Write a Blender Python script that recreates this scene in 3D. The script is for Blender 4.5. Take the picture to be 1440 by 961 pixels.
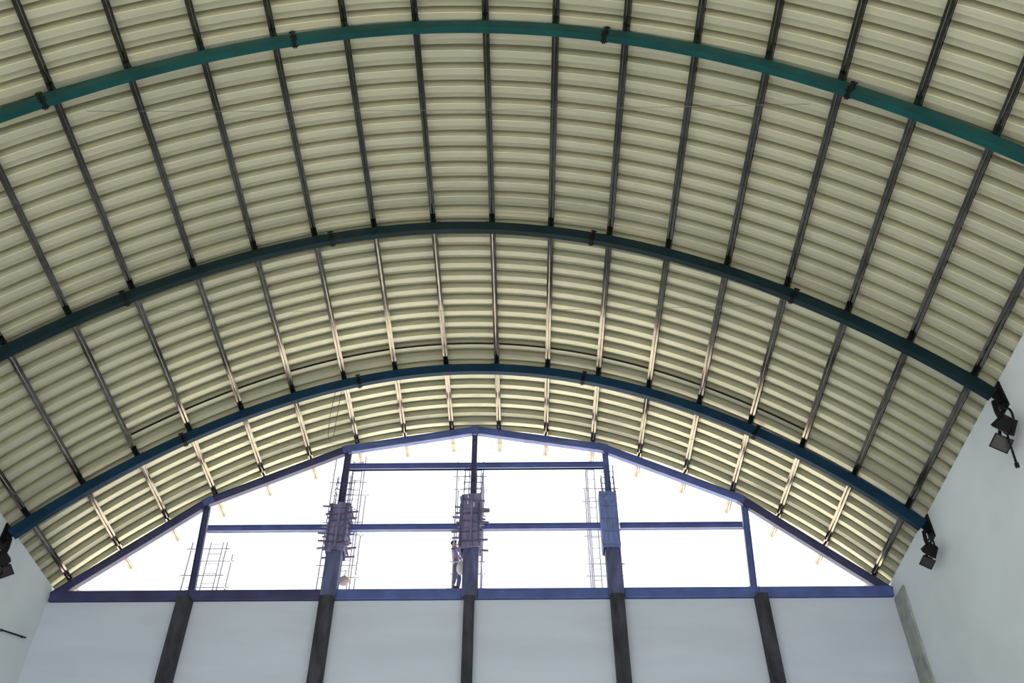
import bpy, bmesh, math, random
from mathutils import Vector, Matrix
random.seed(7)
for o in list(bpy.data.objects): bpy.data.objects.remove(o, do_unlink=True)
SC = bpy.context.scene
COL = SC.collection
PI = math.pi

# ------------------------------------------------------------------ camera
# eye at the origin, hall axis = +y, z up, metres
cam_d = bpy.data.cameras.new('camera'); cam = bpy.data.objects.new('camera', cam_d); COL.objects.link(cam)
F_PX, PITCH, YAW, ROLL = 1342.48, 0.76741, -0.010314, -0.000945
cam_d.sensor_fit = 'HORIZONTAL'; cam_d.sensor_width = 36.0
cam_d.lens = F_PX / 1440.0 * 36.0
fw = Vector((math.sin(YAW) * math.cos(PITCH), math.cos(YAW) * math.cos(PITCH), math.sin(PITCH)))
rt = Vector((math.cos(YAW), -math.sin(YAW), 0)); up = rt.cross(fw)
rt2 = rt * math.cos(ROLL) + up * math.sin(ROLL); up2 = up * math.cos(ROLL) - rt * math.sin(ROLL)
cam.matrix_world = Matrix(((rt2.x, up2.x, -fw.x, 0), (rt2.y, up2.y, -fw.y, 0), (rt2.z, up2.z, -fw.z, 0), (0, 0, 0, 1)))
cam_d.clip_start = 0.1; cam_d.clip_end = 800
SC.camera = cam

# ------------------------------------------------------------------ sky, sun, exposure
w = bpy.data.worlds.new('bright_hazy_sky'); SC.world = w; w.use_nodes = True
bg = w.node_tree.nodes['Background']
bg.inputs['Color'].default_value = (0.93, 0.96, 1.0, 1); bg.inputs['Strength'].default_value = 0.5
sun_d = bpy.data.lights.new('sun', 'SUN'); sun = bpy.data.objects.new('sun', sun_d); COL.objects.link(sun)
sun_d.energy = 8.0; sun_d.angle = math.radians(1.5); sun_d.color = (1.0, 0.96, 0.88)
SUN_EL, SUN_AZ = math.radians(57), math.radians(4)          # high, from behind the camera along the hall
sdir = Vector((math.sin(SUN_AZ) * math.cos(SUN_EL), math.cos(SUN_AZ) * math.cos(SUN_EL), -math.sin(SUN_EL)))
sun.rotation_euler = sdir.to_track_quat('-Z', 'Y').to_euler()
SC.view_settings.view_transform = 'Standard'; SC.view_settings.look = 'None'
SC.view_settings.gamma = 1.0; SC.view_settings.use_curve_mapping = False
SC.view_settings.exposure = 1.75

# ------------------------------------------------------------------ hall measures
X0 = -1.453                    # ridge line
APEX = 19.652                  # underside of purlins at the ridge
FLOOR = -1.6
RIB_Y = (10.233, 15.839, 21.254)
GAB = 24.458                   # plane of the gable
PITCH_P = 1.543                # purlin spacing along the arch
HALF = 11.98                   # half span
REAR = -4.0
UNIT, K3, K5 = 12.7214, -0.42087, 0.20643
PUR_H, PUR_W = 0.15, 0.14
XL, XR = X0 - HALF, X0 + HALF

def heading(s):
    t = abs(s) / UNIT
    return math.copysign(t + K3 * t ** 3 + K5 * t ** 5, s)
_TAB = [(0.0, 0.0)]
_DS = 0.01
for _i in range(1600):
    _a = heading((_i + 0.5) * _DS)
    _TAB.append((_TAB[-1][0] + math.cos(_a) * _DS, _TAB[-1][1] - math.sin(_a) * _DS))
def arch(s, n=0.0):
    """point of the arch at length s from the ridge, n outward of the purlin undersides"""
    a = abs(s) / _DS; i = min(int(a), 1598); t = a - i
    x = _TAB[i][0] * (1 - t) + _TAB[i + 1][0] * t; z = _TAB[i][1] * (1 - t) + _TAB[i + 1][1] * t
    h = heading(abs(s)); x += n * math.sin(h); z += n * math.cos(h)
    return X0 + math.copysign(x, s), APEX + z
def s_at_x(dx):
    lo, hi = 0.0, 15.0
    for _ in range(40):
        m = (lo + hi) / 2
        if arch(m)[0] - X0 < dx: lo = m
        else: hi = m
    return lo
S_EAVE = s_at_x(HALF)

# ------------------------------------------------------------------ materials
def mat(name, col, rough=0.6, metal=0.0, var=0.12, scale=3.0, bump=0.0, col2=None, spec=None, stretch=(1, 1, 1), coord='Object', detail=6):
    m = bpy.data.materials.new(name); m.use_nodes = True
    nt = m.node_tree; b = nt.nodes['Principled BSDF']
    tc = nt.nodes.new('ShaderNodeTexCoord'); mp = nt.nodes.new('ShaderNodeMapping')
    mp.inputs['Scale'].default_value = stretch
    nz = nt.nodes.new('ShaderNodeTexNoise'); nz.inputs['Scale'].default_value = scale; nz.inputs['Detail'].default_value = detail
    nt.links.new(tc.outputs[coord], mp.inputs['Vector']); nt.links.new(mp.outputs[0], nz.inputs['Vector'])
    rp = nt.nodes.new('ShaderNodeValToRGB')
    c2 = col2 or tuple(max(0, c * (1 - var)) for c in col)
    rp.color_ramp.elements[0].position = 0.35; rp.color_ramp.elements[1].position = 0.68
    rp.color_ramp.elements[0].color = (*c2, 1); rp.color_ramp.elements[1].color = (*col, 1)
    nt.links.new(nz.outputs['Fac'], rp.inputs[0]); nt.links.new(rp.outputs[0], b.inputs['Base Color'])
    b.inputs['Roughness'].default_value = rough; b.inputs['Metallic'].default_value = metal
    if spec is not None: b.inputs['Specular IOR Level'].default_value = spec
    if bump:
        bp = nt.nodes.new('ShaderNodeBump'); bp.inputs['Strength'].default_value = bump; bp.inputs['Distance'].default_value = 0.02
        nt.links.new(nz.outputs['Fac'], bp.inputs['Height']); nt.links.new(bp.outputs[0], b.inputs['Normal'])
    return m
M = {}
M['sheet'] = mat('cream_coated_sheet', (0.50, 0.505, 0.395), 0.40, 0.36, 0.10, 0.9, stretch=(1, 0.15, 1), spec=0.35)
M['purlin'] = mat('dark_galvanised_steel', (0.20, 0.185, 0.16), 0.13, 1.0, 0.25, 4.0)
M['cleat'] = mat('dark_steel', (0.05, 0.05, 0.055), 0.5, 0.6, 0.3, 8)
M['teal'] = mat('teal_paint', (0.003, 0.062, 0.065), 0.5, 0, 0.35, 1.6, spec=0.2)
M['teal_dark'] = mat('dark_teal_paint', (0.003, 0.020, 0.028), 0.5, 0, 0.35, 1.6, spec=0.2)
M['teal_blue'] = mat('teal_paint_with_glare', (0.006, 0.036, 0.085), 0.5, 0, 0.3, 1.6, spec=0.2)  # rib teal with the blue glare of the gable put into the colour
M['blue'] = mat('glare_blue_steel', (0.085, 0.13, 0.40), 0.4, 0, 0.3, 2.0, spec=0.5)  # blue is lens glare at the open gable, painted into the steel
M['navy'] = mat('glare_navy_steel', (0.045, 0.05, 0.16), 0.45, 0, 0.35, 2.0, spec=0.5)  # darker tone of the gable steel, glare blue painted in as well
M['wall_end'] = mat('pale_blue_plaster', (0.54, 0.62, 0.76), 0.85, 0, 0.08, 1.2, 0.15, stretch=(0.35, 1, 1.6))
M['wall_side'] = mat('grey_white_plaster', (0.72, 0.80, 0.86), 0.85, 0, 0.10, 0.6, 0.15)
M['grey_strip'] = mat('grey_corner_strip', (0.36, 0.40, 0.39), 0.9, 0, 0.35, 2.5, 0.3)
M['concrete_floor'] = mat('concrete_floor', (0.44, 0.43, 0.41), 0.8, 0, 0.2, 0.4)
M['ground'] = mat('sandy_ground', (0.74, 0.69, 0.60), 0.95, 0, 0.25, 0.15)
M['rear_ground'] = mat('dark_unseen_ground', (0.20, 0.18, 0.13), 0.95, 0, 0.3, 0.2)  # unseen ground behind the hall, kept dark to cut light from the rear
M['column'] = mat('dark_column_concrete', (0.045, 0.05, 0.075), 0.8, 0, 0.75, 5.0, 0.4, stretch=(1, 1, 0.25), col2=(0.012, 0.013, 0.02))
M['column_blue'] = mat('glare_blue_column', (0.10, 0.12, 0.27), 0.7, 0, 0.5, 5.0, 0.3, stretch=(1, 1, 0.25))  # upper shafts: concrete with the bluish veiling glare in its colour
M['form'] = mat('weathered_board_with_glare', (0.22, 0.21, 0.40), 0.8, 0, 0.4, 6.0, 0.3, stretch=(1, 1, 0.2))  # boards carry the purple-blue glare of the opening in their colour
M['form_blue'] = mat('glare_blue_formwork_panel', (0.16, 0.22, 0.52), 0.7, 0, 0.3, 6.0, 0.2, stretch=(1, 1, 0.3))  # panel colour includes the blue veiling glare
M['clamp'] = mat('glare_tinted_timber_clamp', (0.17, 0.15, 0.27), 0.8, 0, 0.5, 9.0)  # timber tinted with the same bluish glare
M['rebar'] = mat('steel_bar', (0.09, 0.10, 0.20), 0.6, 0.3, 0.4, 9.0)
M['scaffold'] = mat('glare_bleached_tube', (0.55, 0.53, 0.62), 0.5, 0.2, 0.2, 6.0)  # pale lilac imitates tubes bleached by the glare
M['black'] = mat('black_enamel', (0.008, 0.008, 0.010), 0.6, 0, 0.3, 9.0, spec=0.15)
M['lens'] = mat('lamp_glass', (0.02, 0.022, 0.024), 0.35, 0, 0.1, 9.0, spec=0.3)
M['reflector'] = mat('aluminium_reflector', (0.6, 0.6, 0.58), 0.3, 1.0, 0.1, 9.0)
M['rope'] = mat('grey_rope', (0.20, 0.22, 0.24), 0.9, 0, 0.3, 20.0)
M['wire'] = mat('dull_wire', (0.16, 0.18, 0.15), 0.6, 0.4, 0.3, 20.0)
M['sack'] = mat('pale_grey_sack', (0.62, 0.61, 0.60), 0.9, 0, 0.2, 8.0, 0.4)
M['bag'] = mat('tan_bag', (0.52, 0.42, 0.40), 0.9, 0, 0.25, 8.0, 0.4)
M['skin'] = mat('skin', (0.30, 0.17, 0.11), 0.55, 0, 0.1, 20.0)
M['shirt'] = mat('lilac_shirt', (0.24, 0.24, 0.46), 0.85, 0, 0.25, 14.0, 0.2)
M['trousers'] = mat('slate_trousers', (0.13, 0.14, 0.26), 0.85, 0, 0.25, 14.0, 0.2)
M['hair'] = mat('black_hair', (0.015, 0.012, 0.01), 0.6, 0, 0.3, 30.0)
M['shoe'] = mat('dark_shoe', (0.03, 0.03, 0.035), 0.6, 0, 0.3, 20.0)
M['eye'] = mat('eye', (0.7, 0.7, 0.68), 0.3, 0, 0.05, 20.0)
M['plank'] = mat('grey_plank', (0.26, 0.24, 0.30), 0.85, 0, 0.35, 5.0, 0.3, stretch=(0.2, 1, 1))

# ------------------------------------------------------------------ helpers
def tag(o, label=None, cat=None, group=None, kind=None):
    if label: o['label'] = label
    if cat: o['category'] = cat
    if group: o['group'] = group
    if kind: o['kind'] = kind
    return o
def link(name, me, parent=None, loc=(0, 0, 0)):
    o = bpy.data.objects.new(name, me); COL.objects.link(o); o.location = loc
    if parent is not None:
        o.parent = parent
    return o
def empty(name, loc=(0, 0, 0), rot=(0, 0, 0)):
    o = bpy.data.objects.new(name, None); COL.objects.link(o)
    o.location = loc; o.rotation_euler = rot; o.empty_display_size = 0.3
    return o
class MB:
    def __init__(s): s.v = []; s.f = []
    def add(s, vs, fs):
        b = len(s.v); s.v += [tuple(v) for v in vs]; s.f += [tuple(b + i for i in f) for f in fs]; return s
    def box(s, c, d, rot=None, taper=1.0):
        vs = []
        for z in (-1, 1):
            k = taper if z > 0 else 1.0
            for x, y in ((-1, -1), (1, -1), (1, 1), (-1, 1)):
                v = Vector((x * d[0] / 2 * k, y * d[1] / 2 * k, z * d[2] / 2))
                if rot: v = rot @ v
                vs.append(v + Vector(c))
        return s.add(vs, [(3, 2, 1, 0), (4, 5, 6, 7), (0, 1, 5, 4), (1, 2, 6, 5), (2, 3, 7, 6), (3, 0, 4, 7)])
    def bar(s, a, b, wd, ht, upv=(0, 0, 1)):
        a, b = Vector(a), Vector(b); d = (b - a).normalized(); u = Vector(upv)
        r = d.cross(u)
        if r.length < 1e-4: r = d.cross(Vector((0, 1, 0)))
        r.normalize(); u = r.cross(d).normalized()
        vs = [p + r * (x * wd / 2) + u * (y * ht / 2) for p in (a, b) for x, y in ((-1, -1), (1, -1), (1, 1), (-1, 1))]
        return s.add(vs, [(3, 2, 1, 0), (4, 5, 6, 7), (0, 1, 5, 4), (1, 2, 6, 5), (2, 3, 7, 6), (3, 0, 4, 7)])
    def tube(s, pts, r, n=6, caps=True):
        pts = [Vector(p) for p in pts]; rs = r if isinstance(r, (list, tuple)) else [r] * len(pts)
        vs = []; prev = None
        for i, p in enumerate(pts):
            d = (pts[min(i + 1, len(pts) - 1)] - pts[max(i - 1, 0)]).normalized()
            if prev is None:
                h = Vector((0, 0, 1)) if abs(d.z) < 0.9 else Vector((1, 0, 0)); a = d.cross(h).normalized()
            else:
                a = (prev - d * prev.dot(d)).normalized()
            prev = a; b = d.cross(a)
            vs += [p + (a * math.cos(2 * PI * k / n) + b * math.sin(2 * PI * k / n)) * rs[i] for k in range(n)]
        fs = []
        for i in range(len(pts) - 1):
            for k in range(n):
                k2 = (k + 1) % n; fs.append((i * n + k, i * n + k2, (i + 1) * n + k2, (i + 1) * n + k))
        if caps:
            fs.append(tuple(range(n - 1, -1, -1))); fs.append(tuple((len(pts) - 1) * n + k for k in range(n)))
        return s.add(vs, fs)
    def mesh(s, name, m, smooth=False):
        me = bpy.data.meshes.new(name); me.from_pydata(s.v, [], s.f)
        bm = bmesh.new(); bm.from_mesh(me); bmesh.ops.recalc_face_normals(bm, faces=bm.faces); bm.to_mesh(me); bm.free()
        me.materials.append(m)
        if smooth:
            for p in me.polygons: p.use_smooth = True
        return me
    def build(s, name, m, parent=None, smooth=False, loc=(0, 0, 0)):
        return link(name, s.mesh(name, m, smooth), parent, loc)
def bevelled(o, wd, seg=2):
    b = o.modifiers.new('bevel', 'BEVEL'); b.width = wd; b.segments = seg; b.limit_method = 'ANGLE'
    return o

# ------------------------------------------------------------------ the shell: ground, floor, walls
MB().box((X0, GAB + 60.3, FLOOR - 0.15), (260, 120, 0.3)).build('ground', M['ground'])
tag(bpy.data.objects['ground'], kind='structure')
MB().box((X0, REAR - 60.0, FLOOR - 0.15), (260, 120, 0.3)).build('ground', M['rear_ground'])
tag(bpy.data.objects['ground.001'], kind='structure')
MB().box((X0, (GAB + 0.3 + REAR) / 2, FLOOR - 0.15), (2 * HALF + 0.8, GAB + 0.3 - REAR, 0.3)).build('floor', M['concrete_floor'])
tag(bpy.data.objects['floor'], kind='structure')
# end wall up to the tie beam
WALL_TOP = 13.455
tag(MB().box((X0, GAB + 0.15, (FLOOR + WALL_TOP) / 2), (2 * HALF, 0.30, WALL_TOP - FLOOR)).build('wall_back', M['wall_end']), kind='structure')
# side walls, tops cut to the slope of the roof
H_E = heading(S_EAVE); SLOPE = math.tan(H_E)
def side_wall(name, sg):
    xi = X0 + sg * HALF; xo = xi + sg * 0.35
    zi = arch(S_EAVE)[1] + (PUR_H - 0.01) / math.cos(H_E); zo = zi - 0.35 * SLOPE
    ya, yb = REAR, GAB + 0.3
    vs = [(xi, ya, FLOOR), (xo, ya, FLOOR), (xo, ya, zo), (xi, ya, zi), (xi, yb, FLOOR), (xo, yb, FLOOR), (xo, yb, zo), (xi, yb, zi)]
    fs = [(0, 1, 2, 3), (7, 6, 5, 4), (0, 4, 5, 1), (1, 5, 6, 2), (2, 6, 7, 3), (3, 7, 4, 0)]
    tag(MB().add(vs, fs).build(name, M['wall_side']), kind='structure')
side_wall('wall_left', -1); side_wall('wall_right', 1)
# grey strip, darker than the wall, on the right wall beside the end wall
tag(bevelled(MB().box((XR - 0.03, GAB - 0.41, (FLOOR + 13.40) / 2), (0.06, 0.80, 13.40 - FLOOR)).build('trim_1', M['grey_strip']), 0.02), kind='structure')

# ------------------------------------------------------------------ roof sheets: every sheet carries two ribs
RP = 0.458
NS = 72
def sheet_mesh():
    """sheet profile along y (0 .. 2*RP), swept over the arch; n=0 is the flat pan"""
    pr = []
    for k in range(2):
        b = k * RP
        pr += [(b + 0.0, 0), (b + 0.070, 0), (b + 0.078, 0.005), (b + 0.086, 0.125), (b + 0.094, 0.133), (b + 0.292, 0.160), (b + 0.294, 0.32),
               (b + 0.348, 0.32), (b + 0.350, 0.155), (b + 0.366, 0.005), (b + 0.374, 0)]
    pr.append((2 * RP + 0.012, 0.0))
    vs = []; n = len(pr); L = S_EAVE + 0.55
    for i in range(NS + 1):
        s = -L + 2 * L * i / NS
        for y, h in pr:
            x, z = arch(s, PUR_H + h); vs.append((x, y, z))
    fs = [(i * n + j, i * n + j + 1, (i + 1) * n + j + 1, (i + 1) * n + j) for i in range(NS) for j in range(n - 1)]
    return MB().add(vs, fs).mesh('roof_sheet', M['sheet'])
ceiling = tag(empty('ceiling', (X0, 0, FLOOR)), kind='structure')
sm = sheet_mesh()
y0 = 11.31 - 0.323 + 0.09
y_first = y0 - 2 * RP * 16
k = 0
while y_first + k * 2 * RP < GAB + 0.05:
    o = link('roof_sheet', sm, ceiling, (-X0, y_first + k * 2 * RP, -FLOOR)); k += 1

# ------------------------------------------------------------------ curved steel ribs
SKEW = ((0.0144, 0.129, -0.0445, -0.0523), (-0.0177, 0.0214, 0.0727, -0.0205), (0.0286, -0.1002, -0.0998, 0.0691))
def rib_y(j, s):
    c = SKEW[j]; t = s / 10
    return RIB_Y[j] + c[3] + c[2] * t + c[1] * t * t + c[0] * t ** 3
S_RIB = s_at_x(HALF - 0.03)
RIB_H = 0.33
def sweep(j, prof, n=64, lim=None, closed=True):
    lim = lim or S_RIB
    vs = []; m = len(prof)
    for i in range(n + 1):
        s = -lim + 2 * lim * i / n
        yy = rib_y(j, s)
        for dy, h in prof:
            x, z = arch(s, h); vs.append((x, yy + dy, z))
    fs = [(i * m + a, i * m + (a + 1) % m, (i + 1) * m + (a + 1) % m, (i + 1) * m + a) for i in range(n) for a in range(m)]
    fs += [tuple(range(m - 1, -1, -1)), tuple(n * m + a for a in range(m))]
    return MB().add(vs, fs)
rib_labels = ('teal curved steel arch rib across the roof, nearest of the three',
              'dark teal curved steel arch rib, middle of the three under the roof',
              'glare-blue teal curved steel arch rib, the one closest to the open gable')
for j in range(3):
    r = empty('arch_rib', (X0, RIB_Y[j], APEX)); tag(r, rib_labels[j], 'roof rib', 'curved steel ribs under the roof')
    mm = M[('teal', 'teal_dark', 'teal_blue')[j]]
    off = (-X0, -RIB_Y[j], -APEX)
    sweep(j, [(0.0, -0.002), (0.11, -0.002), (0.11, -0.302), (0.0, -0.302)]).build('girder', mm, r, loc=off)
    sweep(j, [(-0.02, -0.303), (0.13, -0.303), (0.13, -RIB_H), (-0.02, -RIB_H)]).build('bottom_flange', mm, r, loc=off)
    for sp in (-8.75, -3.45, 3.45, 8.75):
        h = heading(sp); x, z = arch(sp, -0.17)
        rot = Matrix.Rotation(h, 3, 'Y')
        y = rib_y(j, sp) + 0.055
        for t in (-0.022, 0.022):
            p = MB().box(Vector((x, y, z)) + rot @ Vector((t, 0, 0)), (0.03, 0.21, 0.40), rot).build('splice_plate', M['black'], r, loc=off)
        bl = MB()
        for by in (-0.075, 0.075):
            for bz in (-0.16, 0.0, 0.19):
                c = Vector((x, y, z)) + rot @ Vector((0, by, bz))
                d = rot @ Vector((0.075, 0, 0))
                bl.tube([c - d, c + d], 0.018, 6)
        tag(bl.build('bolt_set', M['black'], p), kind='stuff')
    for sg in (-1, 1):                                            # foot of the rib on the wall
        h = heading(sg * S_RIB); x, z = arch(sg * (S_RIB - 0.10), -0.22)
        yy = rib_y(j, sg * S_RIB) + 0.055
        f = MB().box((X0 + sg * (HALF - 0.022), yy, z - 0.12), (0.04, 0.34, 0.66))
        f.add([(x, yy - 0.02, z), (x, yy + 0.02, z), (X0 + sg * (HALF - 0.042), yy - 0.02, z - 0.40), (X0 + sg * (HALF - 0.042), yy + 0.02, z - 0.40),
               (X0 + sg * (HALF - 0.042), yy - 0.02, z), (X0 + sg * (HALF - 0.042), yy + 0.02, z)],
              [(0, 2, 4), (1, 5, 3), (0, 1, 3, 2), (2, 3, 5, 4), (0, 4, 5, 1)])
        f.build('foot_plate', M['black'], r, loc=off)

# ------------------------------------------------------------------ purlins
def purlin_mesh(sg):
    """lipped channel along y, underside at z=0 with a shallow groove; sg mirrors it"""
    w_, h_, t = PUR_W / 2, PUR_H, 0.012
    pr = [(-w_, 0), (-0.018, 0), (0, 0.012), (0.018, 0), (w_, 0), (w_, 0.04), (w_ - t, 0.04), (w_ - t, t + 0.002), (-w_ + t, t + 0.002), (-w_ + t, h_ - t),
          (w_ - t, h_ - t), (w_ - t, h_ - 0.035), (w_, h_ - 0.035), (w_, h_ - 0.001), (-w_, h_ - 0.001)]
    pr = [(x * sg, z) for x, z in pr]
    ya, yb = REAR, GAB + 1.25
    m = len(pr)
    vs = [(x, y, z) for y in (ya, yb) for x, z in pr]
    fs = [(a, (a + 1) % m, m + (a + 1) % m, m + a) for a in range(m)]
    return MB().add(vs, fs).mesh('channel', M['purlin'])
pmesh = {1: purlin_mesh(1), -1: purlin_mesh(-1)}
cleat_me = {}
for sg in (1, -1):
    cleat_me[sg] = MB().box((-sg * (PUR_W / 2 + 0.008), 0, 0.045), (0.014, 0.12, 0.13)).box((-sg * (PUR_W / 2 + 0.055), 0, -0.0005), (0.11, 0.12, 0.012)).mesh('cleat', M['cleat'])
ordn = ('first', 'second', 'third', 'fourth', 'fifth', 'sixth', 'seventh', 'eighth', 'ninth')
# straight gable rafters follow chords of the arch
KNEE = [0.0, 4.08, 8.15, 11.93]
KZ = [APEX + 0.06] + [arch(s_at_x(v))[1] - 0.03 for v in KNEE[1:]]
def rafter_top(dx):
    dx = abs(dx)
    for a in range(3):
        if dx <= KNEE[a + 1] or a == 2:
            t = (dx - KNEE[a]) / (KNEE[a + 1] - KNEE[a]); return KZ[a] * (1 - t) + KZ[a + 1] * t
for kk in range(18):
    s = (kk - 8.5) * PITCH_P; sg = 1 if s > 0 else -1
    n = int(abs(kk - 8.5) + 0.5) - 1
    x, z = arch(s)
    pe = empty('roof_purlin', (x, 0, z), (0, heading(s), 0))
    tag(pe, 'straight dark steel roof purlin running to the gable, %s %s of the ridge' % (ordn[n], 'right' if sg > 0 else 'left'),
        'purlin', 'purlins under the roof sheets')
    link('channel', pmesh[sg], pe)
    for j in range(3):
        link('cleat', cleat_me[sg], pe, (0, rib_y(j, s) + 0.055, 0))
    gap = z - rafter_top(x - X0) - 0.004
    if gap > 0.02:                                               # short stub that carries the purlin on the rafter
        MB().box((0, GAB + 0.04, -gap / 2 - 0.001), (0.06, 0.06, gap)).build('stub_post', M['cleat'], pe)

# dark sag rods tying purlins together before the last rib
sr = tag(empty('sag_rod_line', (X0, 20.5, APEX)), 'thin dark line of sag rods between purlins just before the last rib', 'sag rod')
for kk in range(2, 15):
    sa = (kk - 8.5) * PITCH_P + PUR_W / 2 + 0.01; sb = (kk - 7.5) * PITCH_P - PUR_W / 2 - 0.01
    pts = []
    for i in range(5):
        s = sa + (sb - sa) * i / 4; x, z = arch(s, 0.06); pts.append((x, 20.5, z))
    MB().tube(pts, 0.030, 6).build('rod', M['black'], sr, loc=(-X0, -20.5, -APEX))

# tie wires stretched straight across the vault, one behind each rib
for (yy, sw, lab) in ((10.95, 8.0, 'thin straight tie wire across the vault behind the nearest rib'),
                      (16.78, 8.0, 'thin straight tie wire across the vault behind the middle rib'),
                      (22.2, 8.0, 'thin straight tie wire across the vault between last rib and gable')):
    a = arch(-sw, 0.0); b = arch(sw, 0.0)
    pts = [(a[0] + (b[0] - a[0]) * i / 20, yy, a[1] - 0.10 * (1 - (2 * i / 20 - 1) ** 2)) for i in range(21)]
    tag(MB().tube(pts, 0.005, 5).build('tie_wire', M['wire']), lab, 'wire', 'tie wires across the vault')

# ------------------------------------------------------------------ gable frame
gf = tag(empty('gable_rafter_frame', (X0, GAB, APEX)), 'glare-blue steel rafter frame of straight segments around the open gable', 'rafter frame')
go = (-X0, -GAB, -APEX)
RH = 0.27
for sg in (-1, 1):
    for a in range(3):
        p = Vector((X0 + sg * KNEE[a], GAB + 0.04, KZ[a] - RH / 2)); q = Vector((X0 + sg * KNEE[a + 1], GAB + 0.04, KZ[a + 1] - RH / 2))
        d = (q - p).normalized()
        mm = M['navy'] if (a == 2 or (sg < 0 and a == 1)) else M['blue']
        rf = MB().bar(p, q, 0.10, RH).build('rafter', mm, gf, loc=go)
        u = Vector((-d.z * sg, 0, d.x * sg)); u = u if u.z > 0 else -u
        for e in (-1, 1):
            c = u * (e * (RH / 2 - 0.008)); MB().bar(p + c, q + c, 0.16, 0.018, u).build('flange', mm, rf)
    for a in (1, 2):
        c = (X0 + sg * KNEE[a], GAB - 0.03, KZ[a] - 0.13)
        MB().box(c, (0.34, 0.03, 0.27), Matrix.Rotation(sg * heading(s_at_x(KNEE[a])), 3, 'Y')).build('gusset_plate', M['blue'], gf, loc=go)
MB().box((X0, GAB - 0.03, KZ[0] - 0.12), (0.24, 0.03, 0.27)).build('gusset_plate', M['blue'], gf, loc=go)

# tie beam on top of the end wall, built in six lengths
BT, BB = 13.79, 13.47
tb = tag(empty('tie_beam', (X0, GAB, BB)), 'long horizontal glare-blue beam along the top of the end wall', 'beam')
COLX = (-9.46, -5.47, -1.46, 2.70, 6.73)
ends = [XL + 0.04] + list(COLX) + [XR - 0.04]
for i in range(6):
    ea = ends[i] + (0.228 if i in (2, 3, 4) else 0); eb = ends[i + 1] - (0.228 if i in (1, 2, 3) else 0)
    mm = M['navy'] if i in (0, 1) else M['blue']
    b = MB().box(((ea + eb) / 2, GAB + 0.03, (BT + BB) / 2), (eb - ea - 0.006, 0.22, BT - BB - 0.004)).build('beam_length', mm, tb, loc=(-X0, -GAB, -BB))
    bevelled(b, 0.015)

# girts
def girt(xa, xb, z, h, mm, lab):
    o = MB().box(((xa + xb) / 2, GAB + 0.05, z), (xb - xa, 0.08, h)).box(((xa + xb) / 2, GAB + 0.03, z + h / 2 - 0.006), (xb - xa, 0.14, 0.012)) \
        .box(((xa + xb) / 2, GAB + 0.03, z - h / 2 + 0.006), (xb - xa, 0.14, 0.012)).build('girt', mm)
    tag(o, lab, 'girt', 'horizontal girts of the gable')
PX = (-9.46, -5.50, -1.46, 2.70, 6.73)
zg, zt = 15.88, 18.14
girt(PX[0] + 0.04, -5.80, zg, 0.20, M['blue'], 'lower glare-blue girt between the leftmost gable post and the next column')
girt(-5.12, -1.80, zg, 0.20, M['blue'], 'lower glare-blue girt between the left formwork and the centre column')
girt(-1.16, 2.40, zg, 0.20, M['blue'], 'lower glare-blue girt between the centre column and the smooth right formwork')
girt(2.98, PX[4] - 0.076, zg, 0.20, M['blue'], 'lower glare-blue girt between the smooth right formwork and the rightmost post')
girt(PX[1] + 0.10, PX[2] - 0.087, zt, 0.21, M['blue'], 'upper glare-blue girt under the left half of the gable peak')
girt(PX[2] + 0.087, PX[3] - 0.072, zt, 0.21, M['blue'], 'upper glare-blue girt under the right half of the gable peak')

# steel posts above
def post(xa, za, xb, zb, wd, mm, lab):
    e = tag(empty('gable_post', (xa, GAB + 0.05, za)), lab, 'post', 'steel posts of the gable')
    o = (-xa, -GAB - 0.05, -za)
    p, q = (xa, GAB + 0.05, za), (xb, GAB + 0.05, zb)
    MB().bar(p, q, wd - 0.033, 0.02, (0, 1, 0)).build('web', mm, e, loc=o)
    for sx in (-1, 1):
        MB().bar((xa + sx * (wd / 2 - 0.008), p[1], za), (xb + sx * (wd / 2 - 0.008), q[1], zb), 0.016, 0.13, (0, 1, 0)).build('flange', mm, e, loc=o)
    MB().box((xa, GAB + 0.05, za + 0.012), (wd + 0.12, 0.18, 0.02)).build('base_plate', mm, e, loc=o)
ZF = (16.62, 16.85, 16.98)
post(-9.42, BT, -9.60, rafter_top(-9.60 - X0) - RH - 0.03, 0.19, M['navy'], 'slender glare-blue steel post at the far left of the gable')
post(-5.50, ZF[0], -5.50, rafter_top(-5.50 - X0) - RH - 0.02, 0.20, M['navy'], 'steel post above the left formwork up to the rafter')
post(-1.46, ZF[1], -1.46, KZ[0] - RH - 0.03, 0.17, M['navy'], 'steel post from the centre formwork to the gable peak')
post(2.72, ZF[2], 2.72, rafter_top(2.72 - X0) - RH - 0.02, 0.18, M['blue'], 'steel post above the smooth right formwork up to the rafter')
post(6.62, BT, 6.82, rafter_top(6.82 - X0) - RH - 0.03, 0.19, M['blue'], 'slender glare-blue steel post at the far right of the gable')

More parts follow.
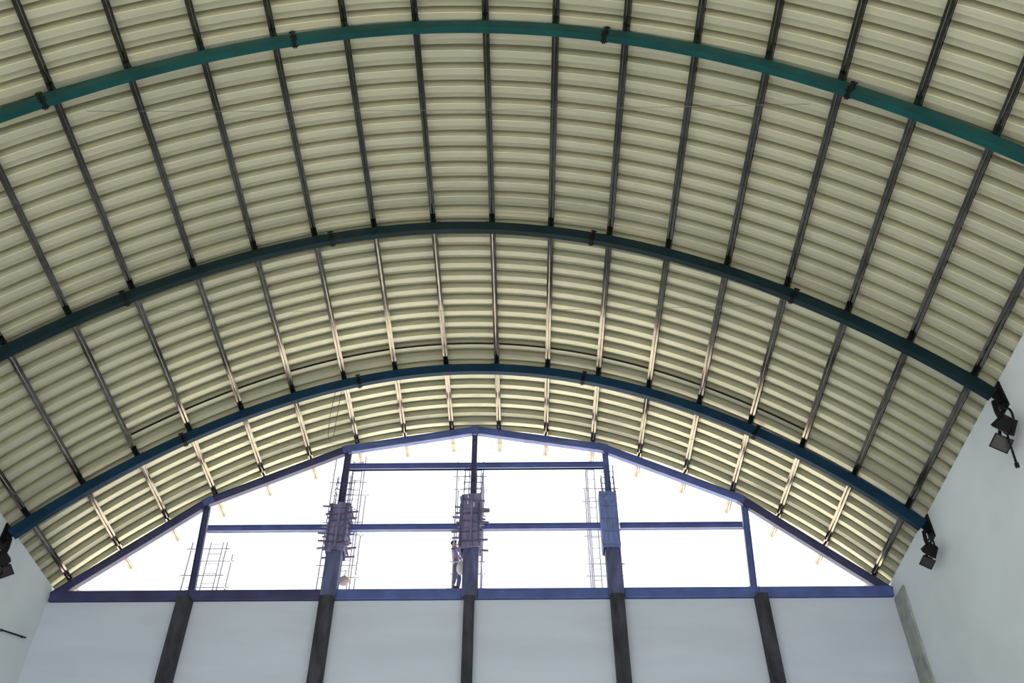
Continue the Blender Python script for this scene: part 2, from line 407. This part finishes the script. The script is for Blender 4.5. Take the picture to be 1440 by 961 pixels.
# ------------------------------------------------------------------ concrete columns in front of the end wall
def column(cx, wd, dp, top, mm, lab, uw=0.45):
    yb = GAB - 0.004
    e = tag(empty('concrete_column', (cx, yb - dp / 2, FLOOR)), lab, 'column', 'columns of the end wall')
    o = (-cx, -(yb - dp / 2), -FLOOR)
    zt_ = min(top, BB - 0.01)
    bevelled(MB().box((cx, yb - dp / 2, (FLOOR + zt_) / 2), (wd, dp, zt_ - FLOOR)).build('shaft', mm, e, loc=o), 0.02)
    if top > BT:
        bevelled(MB().box((cx, GAB - 0.02, (zt_ + 0.003 + top) / 2), (uw, 0.36, top - zt_ - 0.003)).build('upper_shaft', M['column_blue'], e, loc=o), 0.02)
    pl = MB().box((cx, yb - dp / 2, FLOOR + 0.10), (wd + 0.16, dp, 0.2)).build('plinth', mm, e, loc=o)
column(-9.46, 0.39, 0.34, 13.46, M['column'], 'dark concrete column of the end wall, far left, under the beam')
column(-5.46, 0.38, 0.34, 15.6, M['column'], 'tall dark column rising past the beam into the left formwork')
column(-1.46, 0.29, 0.30, 15.6, M['column'], 'slim dark column in the middle of the end wall')
column(2.69, 0.38, 0.34, 15.0, M['column'], 'tall glare-blue column rising past the beam into the smooth right formwork')
column(6.72, 0.34, 0.34, 13.46, M['column'], 'dark bluish column of the end wall, far right, under the beam')

# ------------------------------------------------------------------ formwork round the column heads
def formwork(cx, wd, za, zb, mm, lab, rough_, seed):
    rng = random.Random(seed)
    cy = GAB - 0.02; dp = 0.46
    e = tag(empty('column_formwork', (cx, cy, za)), lab, 'formwork', 'formwork around the column heads')
    o = (-cx, -cy, -za)
    for side in range(4):
        ang = side * PI / 2; rot = Matrix.Rotation(ang, 3, 'Z')
        half = dp / 2 if side % 2 == 0 else wd / 2
        span = wd if side % 2 == 0 else dp
        nb = 3 if side % 2 == 0 else 2
        for b in range(nb):
            bw = span / nb
            off = rot @ Vector((-span / 2 + bw * (b + 0.5), -half, 0))
            dz = rng.uniform(-0.10, 0.14) * rough_
            MB().box((cx + off.x, cy + off.y, (za + zb) / 2 + dz), (bw - 0.008, 0.03, zb - za), rot).build('board', mm, e, loc=o)
    n = int((zb - za) / (0.115 if rough_ > 0.5 else 0.34))
    for i in range(n):
        z = za + 0.10 + (zb - za - 0.2) * i / (n - 1)
        k = rough_ if rough_ > 0.5 else 0.15
        c = MB(); m2 = M['clamp'] if rough_ > 0.5 and i % 3 else mm
        if i % 2 == 0 or rough_ < 0.5:
            for sy in (-1, 1):
                y = cy + sy * (dp / 2 + 0.04); tz = rng.uniform(-0.06, 0.06) * rough_; zz = z + rng.uniform(-0.05, 0.05) * rough_
                c.bar((cx - wd / 2 - rng.uniform(0.0, 0.30) * k, y, zz - tz), (cx + wd / 2 + rng.uniform(0.0, 0.30) * k, y, zz + tz), 0.04, 0.05)
        else:
            for sx in (-1, 1):
                x = cx + sx * (wd / 2 + 0.035); zz = z + rng.uniform(-0.04, 0.04)
                c.bar((x, cy - dp / 2 - rng.uniform(0.02, 0.12), zz), (x, cy + dp / 2 + rng.uniform(0.02, 0.2), zz), 0.045, 0.05)
        tag(c.build('clamp', m2, e, loc=o), kind='stuff')
    if rough_ > 0.5:
        for q in range(6):                                        # upright wales, uneven tops
            x = cx + (q % 3 - 1) * wd * 0.46 + rng.uniform(-.03, .03); y = cy + (dp / 2 + 0.075) * (-1 if q < 3 else 1)
            MB().box((x, y, (za + zb) / 2 + rng.uniform(-.15, .25)), (0.06, 0.05, (zb - za) * rng.uniform(0.55, 0.95)), Matrix.Rotation(rng.uniform(-.03, .03), 3, 'Y')).build('wale', mm if q % 2 else M['column_blue'], e, loc=o)
formwork(-5.44, 0.52, 14.95, 16.60, M['form'], 'rough board formwork with jutting clamps on the left tall column', 1.0, 3)
formwork(-1.50, 0.55, 14.95, 16.82, M['form'], 'ragged board formwork bristling with clamps on the centre column', 1.0, 5)
formwork(2.66, 0.50, 15.00, 16.96, M['form_blue'], 'smooth glare-blue formwork box on the right tall column', 0.2, 9)

# starter bars above the two rough formworks
def rebars(cx, wd, za, zb, lab, seed):
    rng = random.Random(seed); cy = GAB + 0.02
    e = tag(empty('rebar_cage', (cx, cy, za)), lab, 'rebar', 'starter bars over the formwork'); o = (-cx, -cy, -za)
    for sx in (-1, -0.45, 0.45, 1):
        for sy in (-1, 1):
            x, y = cx + sx * wd / 2, cy + sy * 0.13; t = zb + rng.uniform(-0.35, 0.1)
            MB().tube([(x, y, za), (x + rng.uniform(-.03, .03), y, t)], 0.013, 5).build('bar', M['rebar'], e, loc=o)
    for i in range(5):
        z = za + 0.15 + i * 0.24 + rng.uniform(-.03, .03)
        q = [(cx - wd / 2 - .015, cy - .145, z), (cx + wd / 2 + .015, cy - .145, z), (cx + wd / 2 + .015, cy + .145, z), (cx - wd / 2 - .015, cy + .145, z), (cx - wd / 2 - .015, cy - .145, z)]
        MB().tube(q, 0.009, 5).build('stirrup', M['rebar'], e, loc=o)
rebars(-5.46, 0.50, 16.55, 17.9, 'cage of thin bars around the post above the left formwork', 1)
rebars(-1.47, 0.52, 16.78, 18.0, 'cage of thin bars around the post above the centre formwork', 2)
rebars(2.72, 0.36, 16.92, 17.9, 'few short bars around the post above the smooth right formwork', 4)

# ------------------------------------------------------------------ scaffold towers outside, behind the gable plane
def tower(xa, xb, ya, yb, ztop, levels, plank_z, lab, rungs=None):
    e = tag(empty('scaffold_tower', ((xa + xb) / 2, (ya + yb) / 2, FLOOR)), lab, 'scaffold', 'scaffold towers outside the gable')
    o = (-(xa + xb) / 2, -(ya + yb) / 2, -FLOOR)
    for x in (xa, xb):
        for y in (ya, yb):
            MB().tube([(x, y, FLOOR), (x, y, ztop)], 0.022, 6).build('standard', M['scaffold'], e, loc=o)
    for z in levels:
        for y in (ya, yb):
            MB().tube([(xa - 0.12, y - 0.03, z), (xb + 0.12, y - 0.03, z)], 0.02, 6).build('ledger', M['scaffold'], e, loc=o)
        for x in (xa, xb):
            MB().tube([(x + 0.03, ya - 0.1, z - 0.05), (x + 0.03, yb + 0.1, z - 0.05)], 0.02, 6).build('transom', M['scaffold'], e, loc=o)
    if rungs:
        xr0, xr1, z0, z1, st = rungs
        ld = MB()
        for x in (xr0, xr1): ld.tube([(x, ya - 0.08, z0), (x, ya - 0.08, z1)], 0.018, 6)
        lo = ld.build('ladder', M['scaffold'], e, loc=o)
        z = z0 + st
        while z < z1 - 0.05:
            MB().tube([(xr0, ya - 0.08, z), (xr1, ya - 0.08, z)], 0.014, 5).build('rung', M['scaffold'], lo); z += st
    if plank_z is not None:
        for q in range(3):
            wq = (yb - ya) / 3
            MB().box(((xa + xb) / 2, ya + wq * (q + 0.5), plank_z), (xb - xa + 0.3, wq - 0.02, 0.04)).build('plank', M['plank'], e, loc=o)
YA, YB = GAB + 0.55, GAB + 1.25
tower(-9.95, -8.90, YA, YB, 15.75, (14.6, 15.5), 13.95, 'low scaffold tower behind the far left gable post', (-9.36, -8.99, 13.97, 15.7, 0.33))
tower(-5.98, -5.02, YA, YB, 18.95, (14.9, 16.4, 17.9), 13.95, 'tall scaffold tower behind the left formwork', (-5.38, -5.08, 13.97, 18.7, 0.36))
tower(-2.02, -1.18, YA, YB, 18.7, (15.0, 16.6, 18.1), 14.13, 'tall scaffold tower behind the centre formwork')
tower(2.10, 2.98, YA, YB, 18.5, (14.9, 16.3, 17.6), 13.95, 'tall scaffold tower behind the smooth right formwork', (2.14, 2.36, 13.97, 18.4, 0.36))

# ropes hanging from the last rib
rp = MB()
rp.tube([(-5.49, 21.50, 18.72), (-5.55, 21.55, 17.9), (-5.52, 21.6, 17.15), (-5.44, 21.6, 16.9), (-5.36, 21.6, 17.15), (-5.34, 21.55, 17.9), (-5.32, 21.50, 18.72)], 0.010, 5)
tag(rp.build('rope', M['rope'], smooth=True), 'thin looped rope hanging from the last rib left of the ridge', 'rope')

# sacks hung at the formwork
def sack(name, c, d, m, lab, cat):
    rng = random.Random(len(name))
    e = tag(empty(name, c), lab, cat)
    bm = bmesh.new(); bmesh.ops.create_icosphere(bm, subdivisions=3, radius=1)
    for v in bm.verts:
        t = (v.co.z + 1) / 2
        k = (1.0 - 0.55 * max(0, t - 0.6) / 0.4) * (1 + 0.06 * math.sin(v.co.x * 9 + v.co.z * 5) + rng.uniform(-0.02, 0.02))
        v.co = Vector((v.co.x * d[0] / 2 * k, v.co.y * d[1] / 2 * k, (v.co.z + 1) * d[2] / 2 - 0.03 * (abs(v.co.x) * d[0])))
    me = bpy.data.meshes.new('body'); bm.to_mesh(me); bm.free(); me.materials.append(m)
    for p in me.polygons: p.use_smooth = True
    link('body', me, e)
    MB().tube([(0, 0, d[2] - 0.02), (0.03, 0.0, d[2] + 0.10), (0, 0.0, d[2] + 0.18)], 0.016, 6).build('tie', m, e)
sack('sack', (-1.77, GAB + 0.42, 14.50), (0.26, 0.22, 0.52), M['sack'], 'pale grey sack hanging between the worker and the centre column', 'sack')
sack('bag', (-5.18, GAB + 0.42, 14.18), (0.34, 0.26, 0.34), M['bag'], 'small tan bag hanging beside the left tall column', 'bag')

# ------------------------------------------------------------------ floodlights at the wall ends of the ribs
def floodlight(base, sg, lab, tail, scale=1.0, twin=True):
    """black lamp on a bent arm below a rib foot; sg = +1 on the right wall"""
    bx, by, bz = base
    e = tag(empty('floodlight', base), lab, 'floodlight', 'floodlights on the side walls')
    S = scale
    MB().box((sg * -0.01, 0, 0.0), (0.02, 0.16, 0.24)).build('wall_plate', M['black'], e)
    MB().tube([(-sg * 0.02, 0, 0), (-sg * 0.20 * S, -0.02, -0.05 * S), (-sg * 0.24 * S, -0.05 * S, -0.30 * S), (-sg * 0.24 * S, -0.08 * S, -0.52 * S)], 0.055 * S, 8).build('arm', M['black'], e, smooth=True)
    hc = Vector((-sg * 0.24 * S, -0.10 * S, -0.66 * S))
    # yoke ring
    ring = [hc + Vector((0, math.cos(a) * 0.24 * S - 0.10 * S, math.sin(a) * 0.24 * S + 0.02)) for a in [2 * PI * i / 16 for i in range(17)]]
    MB().tube(ring, 0.022 * S, 6).build('yoke', M['black'], e, smooth=True)
    def head(c, rot, sc):
        m = MB(); m.box((0, 0, 0), (0.36 * sc, 0.30 * sc, 0.22 * sc), None, 0.72)
        for i in range(5): m.box((0, -0.12 * sc + 0.06 * sc * i, 0.13 * sc), (0.24 * sc, 0.016, 0.06 * sc))
        h = m.build('housing', M['black'], e); h.location = c; h.rotation_euler = rot
        g = MB().box((0, 0, -0.115 * sc), (0.31 * sc, 0.25 * sc, 0.014)).build('glass', M['lens'], h)
        MB().box((0, 0, -0.100 * sc), (0.27 * sc, 0.21 * sc, 0.01)).build('reflector', M['reflector'], h)
        bevelled(h, 0.012)
    head(hc, (0.9, sg * 0.5, 0.2), 1.05 * S)
    if twin:
        c2 = hc + Vector((-sg * 0.02, 0.34 * S, -0.14 * S))
        MB().tube([hc + Vector((0, 0.05 * S, 0.10 * S)), hc + Vector((0, 0.22 * S, 0.06 * S)), c2 + Vector((0, -0.02, 0.06 * S))], 0.035 * S, 6).build('stirrup', M['black'], e, smooth=True)
        head(hc + Vector((-sg * 0.02, 0.34 * S, -0.14 * S)), (-0.7, sg * 0.5, 0.1), 0.95 * S)
    if tail:
        t = [hc + Vector(p) for p in tail]
        MB().tube(t, [0.022] * (len(t) - 1) + [0.026], 6).build('cable', M['black'], e, smooth=True)
        MB().tube([t[-1], t[-1] + (t[-1] - t[-2]).normalized() * 0.10], 0.045, 6).build('plug', M['black'], e)
floodlight((XR - 0.045, rib_y(1, S_RIB) - 0.02, 13.42), 1, 'larger black twin floodlight on the right wall below the middle rib end', [(0, 0, 0), (0.02, 0.14, -0.3), (0.03, 0.25, -0.80)], 1.15)
floodlight((XR - 0.045, rib_y(2, S_RIB) - 0.02, 13.46), 1, 'small black floodlight on the right wall below the last rib end', None, 0.95)
floodlight((XL + 0.045, rib_y(2, -S_RIB) - 0.02, 13.50), -1, 'black floodlight on the left wall below the last rib end', [(0, 0.1, 0), (0.0, 0.26, -0.25), (-0.12, 0.16, -0.62)], 1.0)
# thin rod on the left wall
rod = tag(empty('wall_rod', (XL, 22.7, 11.74)), 'thin dark rod fixed on the left wall near the bottom left corner', 'rod')
MB().tube([(0.05, -0.25, -0.10), (0.05, 1.25, 0.40)], 0.022, 6).build('bar', M['black'], rod)
for yy, zz in ((0.05, 0.0), (1.1, 0.35)):
    MB().tube([(0.0, yy, zz), (0.05, yy, zz)], 0.03, 6).build('clip', M['black'], rod)

# ------------------------------------------------------------------ the worker on the scaffold
def skin_mesh(name, verts, edges, radii, root, m, parent, levels=1):
    me = bpy.data.meshes.new(name); me.from_pydata(verts, edges, []); me.materials.append(m)
    o = link(name, me, parent)
    o.modifiers.new('skin', 'SKIN').use_smooth_shade = True
    ss = o.modifiers.new('sub', 'SUBSURF'); ss.levels = levels; ss.render_levels = levels
    for i, v in enumerate(me.skin_vertices[0].data):
        r = radii[i]; v.radius = r if isinstance(r, tuple) else (r, r); v.use_root = (i == root)
    return o
wk = tag(empty('person', (-1.93, GAB + 0.72, 14.15)), 'worker in lilac shirt and slate trousers on the scaffold reaching to the centre formwork', 'person')
# local frame: +x towards the column he faces, y across, z up from the plank
B = {'pel': (0.0, 0, 0.90), 'sp': (-0.03, 0, 1.08), 'ch': (-0.08, 0, 1.27), 'nk': (-0.11, 0, 1.42), 'hd0': (-0.10, 0, 1.49), 'hd1': (-0.09, 0, 1.57), 'hd2': (-0.095, 0, 1.65)}
names = list(B); V = [B[n] for n in names]; R = [(0.13, 0.10), (0.125, 0.095), (0.15, 0.10), 0.05, 0.065, 0.09, 0.07]
E_ = [(0, 1), (1, 2), (2, 3), (3, 4), (4, 5), (5, 6)]
def chain(start, pts, rad):
    p = start
    for c, r in zip(pts, rad):
        V.append(c); R.append(r); E_.append((p, len(V) - 1)); p = len(V) - 1
    return p
arms = {}; legs = {}
for sy in (-1, 1):
    wr = (0.36, 0.17 * sy, 1.43 + 0.04 * sy)
    a = [(-0.07, 0.19 * sy, 1.35), (0.10, 0.24 * sy, 1.20), wr]
    t = chain(2, a, (0.06, 0.045, 0.032)); arms[sy] = a
    pm = chain(t, [(wr[0] + 0.06, wr[1], wr[2] + 0.01)], (0.034,))
    for q, (fy, fl) in enumerate(((-0.033, 0.065), (-0.011, 0.078), (0.011, 0.072), (0.033, 0.055))):
        b = Vector(V[pm]); chain(pm, [tuple(b + Vector((0.03, fy, 0.008))), tuple(b + Vector((0.03 + fl * 0.6, fy * 1.2, 0.0))), tuple(b + Vector((0.02 + fl, fy * 1.2, -0.03)))], (0.011, 0.010, 0.008))
    b = Vector(V[t]); chain(t, [tuple(b + Vector((0.035, -sy * 0.045, -0.005))), tuple(b + Vector((0.07, -sy * 0.065, -0.02)))], (0.013, 0.010))
    l = [(0.0, 0.10 * sy, 0.84), (0.05 + 0.05 * sy, 0.12 * sy, 0.47), (-0.01 + 0.06 * sy, 0.13 * sy, 0.09)]
    t = chain(0, l, (0.085, 0.058, 0.042)); legs[sy] = l
    chain(t, [(l[2][0] + 0.06, l[2][1], 0.045), (l[2][0] + 0.17, l[2][1], 0.030)], (0.042, 0.028))
skin_mesh('body', V, E_, R, 0, M['skin'], wk)
# shirt
sv = [(0.0, 0, 0.80), B['sp'], B['ch'], (-0.10, 0, 1.38)]; sr_ = [(0.150, 0.115), (0.145, 0.112), (0.165, 0.118), 0.075]; se = [(0, 1), (1, 2), (2, 3)]
for sy in (-1, 1):
    a = arms[sy]; el = Vector(a[1]); wr = Vector(a[2]); mid = el.lerp(wr, 0.6)
    i = len(sv); sv += [a[0], a[1], tuple(mid)]; sr_ += [0.078, 0.060, 0.050]; se += [(2, i), (i, i + 1), (i + 1, i + 2)]
skin_mesh('shirt', sv, se, sr_, 0, M['shirt'], wk)
tv = [(-0.01, 0, 1.05), (0.0, 0, 0.86)]; tr = [(0.140, 0.108), (0.145, 0.112)]; te = [(0, 1)]
for sy in (-1, 1):
    l = legs[sy]; i = len(tv); tv += [l[0], l[1], (l[2][0], l[2][1], 0.12)]; tr += [0.105, 0.076, 0.066]; te += [(1, i), (i, i + 1), (i + 1, i + 2)]
skin_mesh('trousers', tv, te, tr, 0, M['trousers'], wk)
for sy in (-1, 1):
    l = legs[sy]
    skin_mesh('shoe', [(l[2][0] - 0.03, l[2][1], 0.05), (l[2][0] + 0.07, l[2][1], 0.05), (l[2][0] + 0.19, l[2][1], 0.038)], [(0, 1), (1, 2)], [0.050, 0.050, 0.037], 0, M['shoe'], wk)
    MB().tube([(-0.015, 0.035 * sy, 1.585), (0.000, 0.035 * sy, 1.585)], [0.016, 0.008], 8).build('eye', M['eye'], wk)
    MB().tube([(-0.10, 0.092 * sy, 1.545), (-0.10, 0.100 * sy, 1.575), (-0.10, 0.092 * sy, 1.60)], [0.014, 0.020, 0.014], 6).build('ear', M['skin'], wk)
MB().tube([(-0.005, 0, 1.595), (0.022, 0, 1.555), (-0.005, 0, 1.545)], [0.012, 0.020, 0.014], 6).build('nose', M['skin'], wk)
MB().bar((-0.006, -0.028, 1.515), (-0.006, 0.028, 1.515), 0.02, 0.012).build('mouth', M['bag'], wk)
bm = bmesh.new(); bmesh.ops.create_uvsphere(bm, u_segments=16, v_segments=10, radius=1)
bmesh.ops.delete(bm, geom=[v for v in bm.verts if v.co.z < -0.25 or (v.co.x > 0.55 and v.co.z < 0.35)], context='VERTS')
for v in bm.verts: v.co = Vector((v.co.x * 0.112 - 0.10, v.co.y * 0.104, v.co.z * 0.115 + 1.60))
me = bpy.data.meshes.new('hair'); bm.to_mesh(me); bm.free(); me.materials.append(M['hair'])
for p in me.polygons: p.use_smooth = True
link('hair', me, wk)
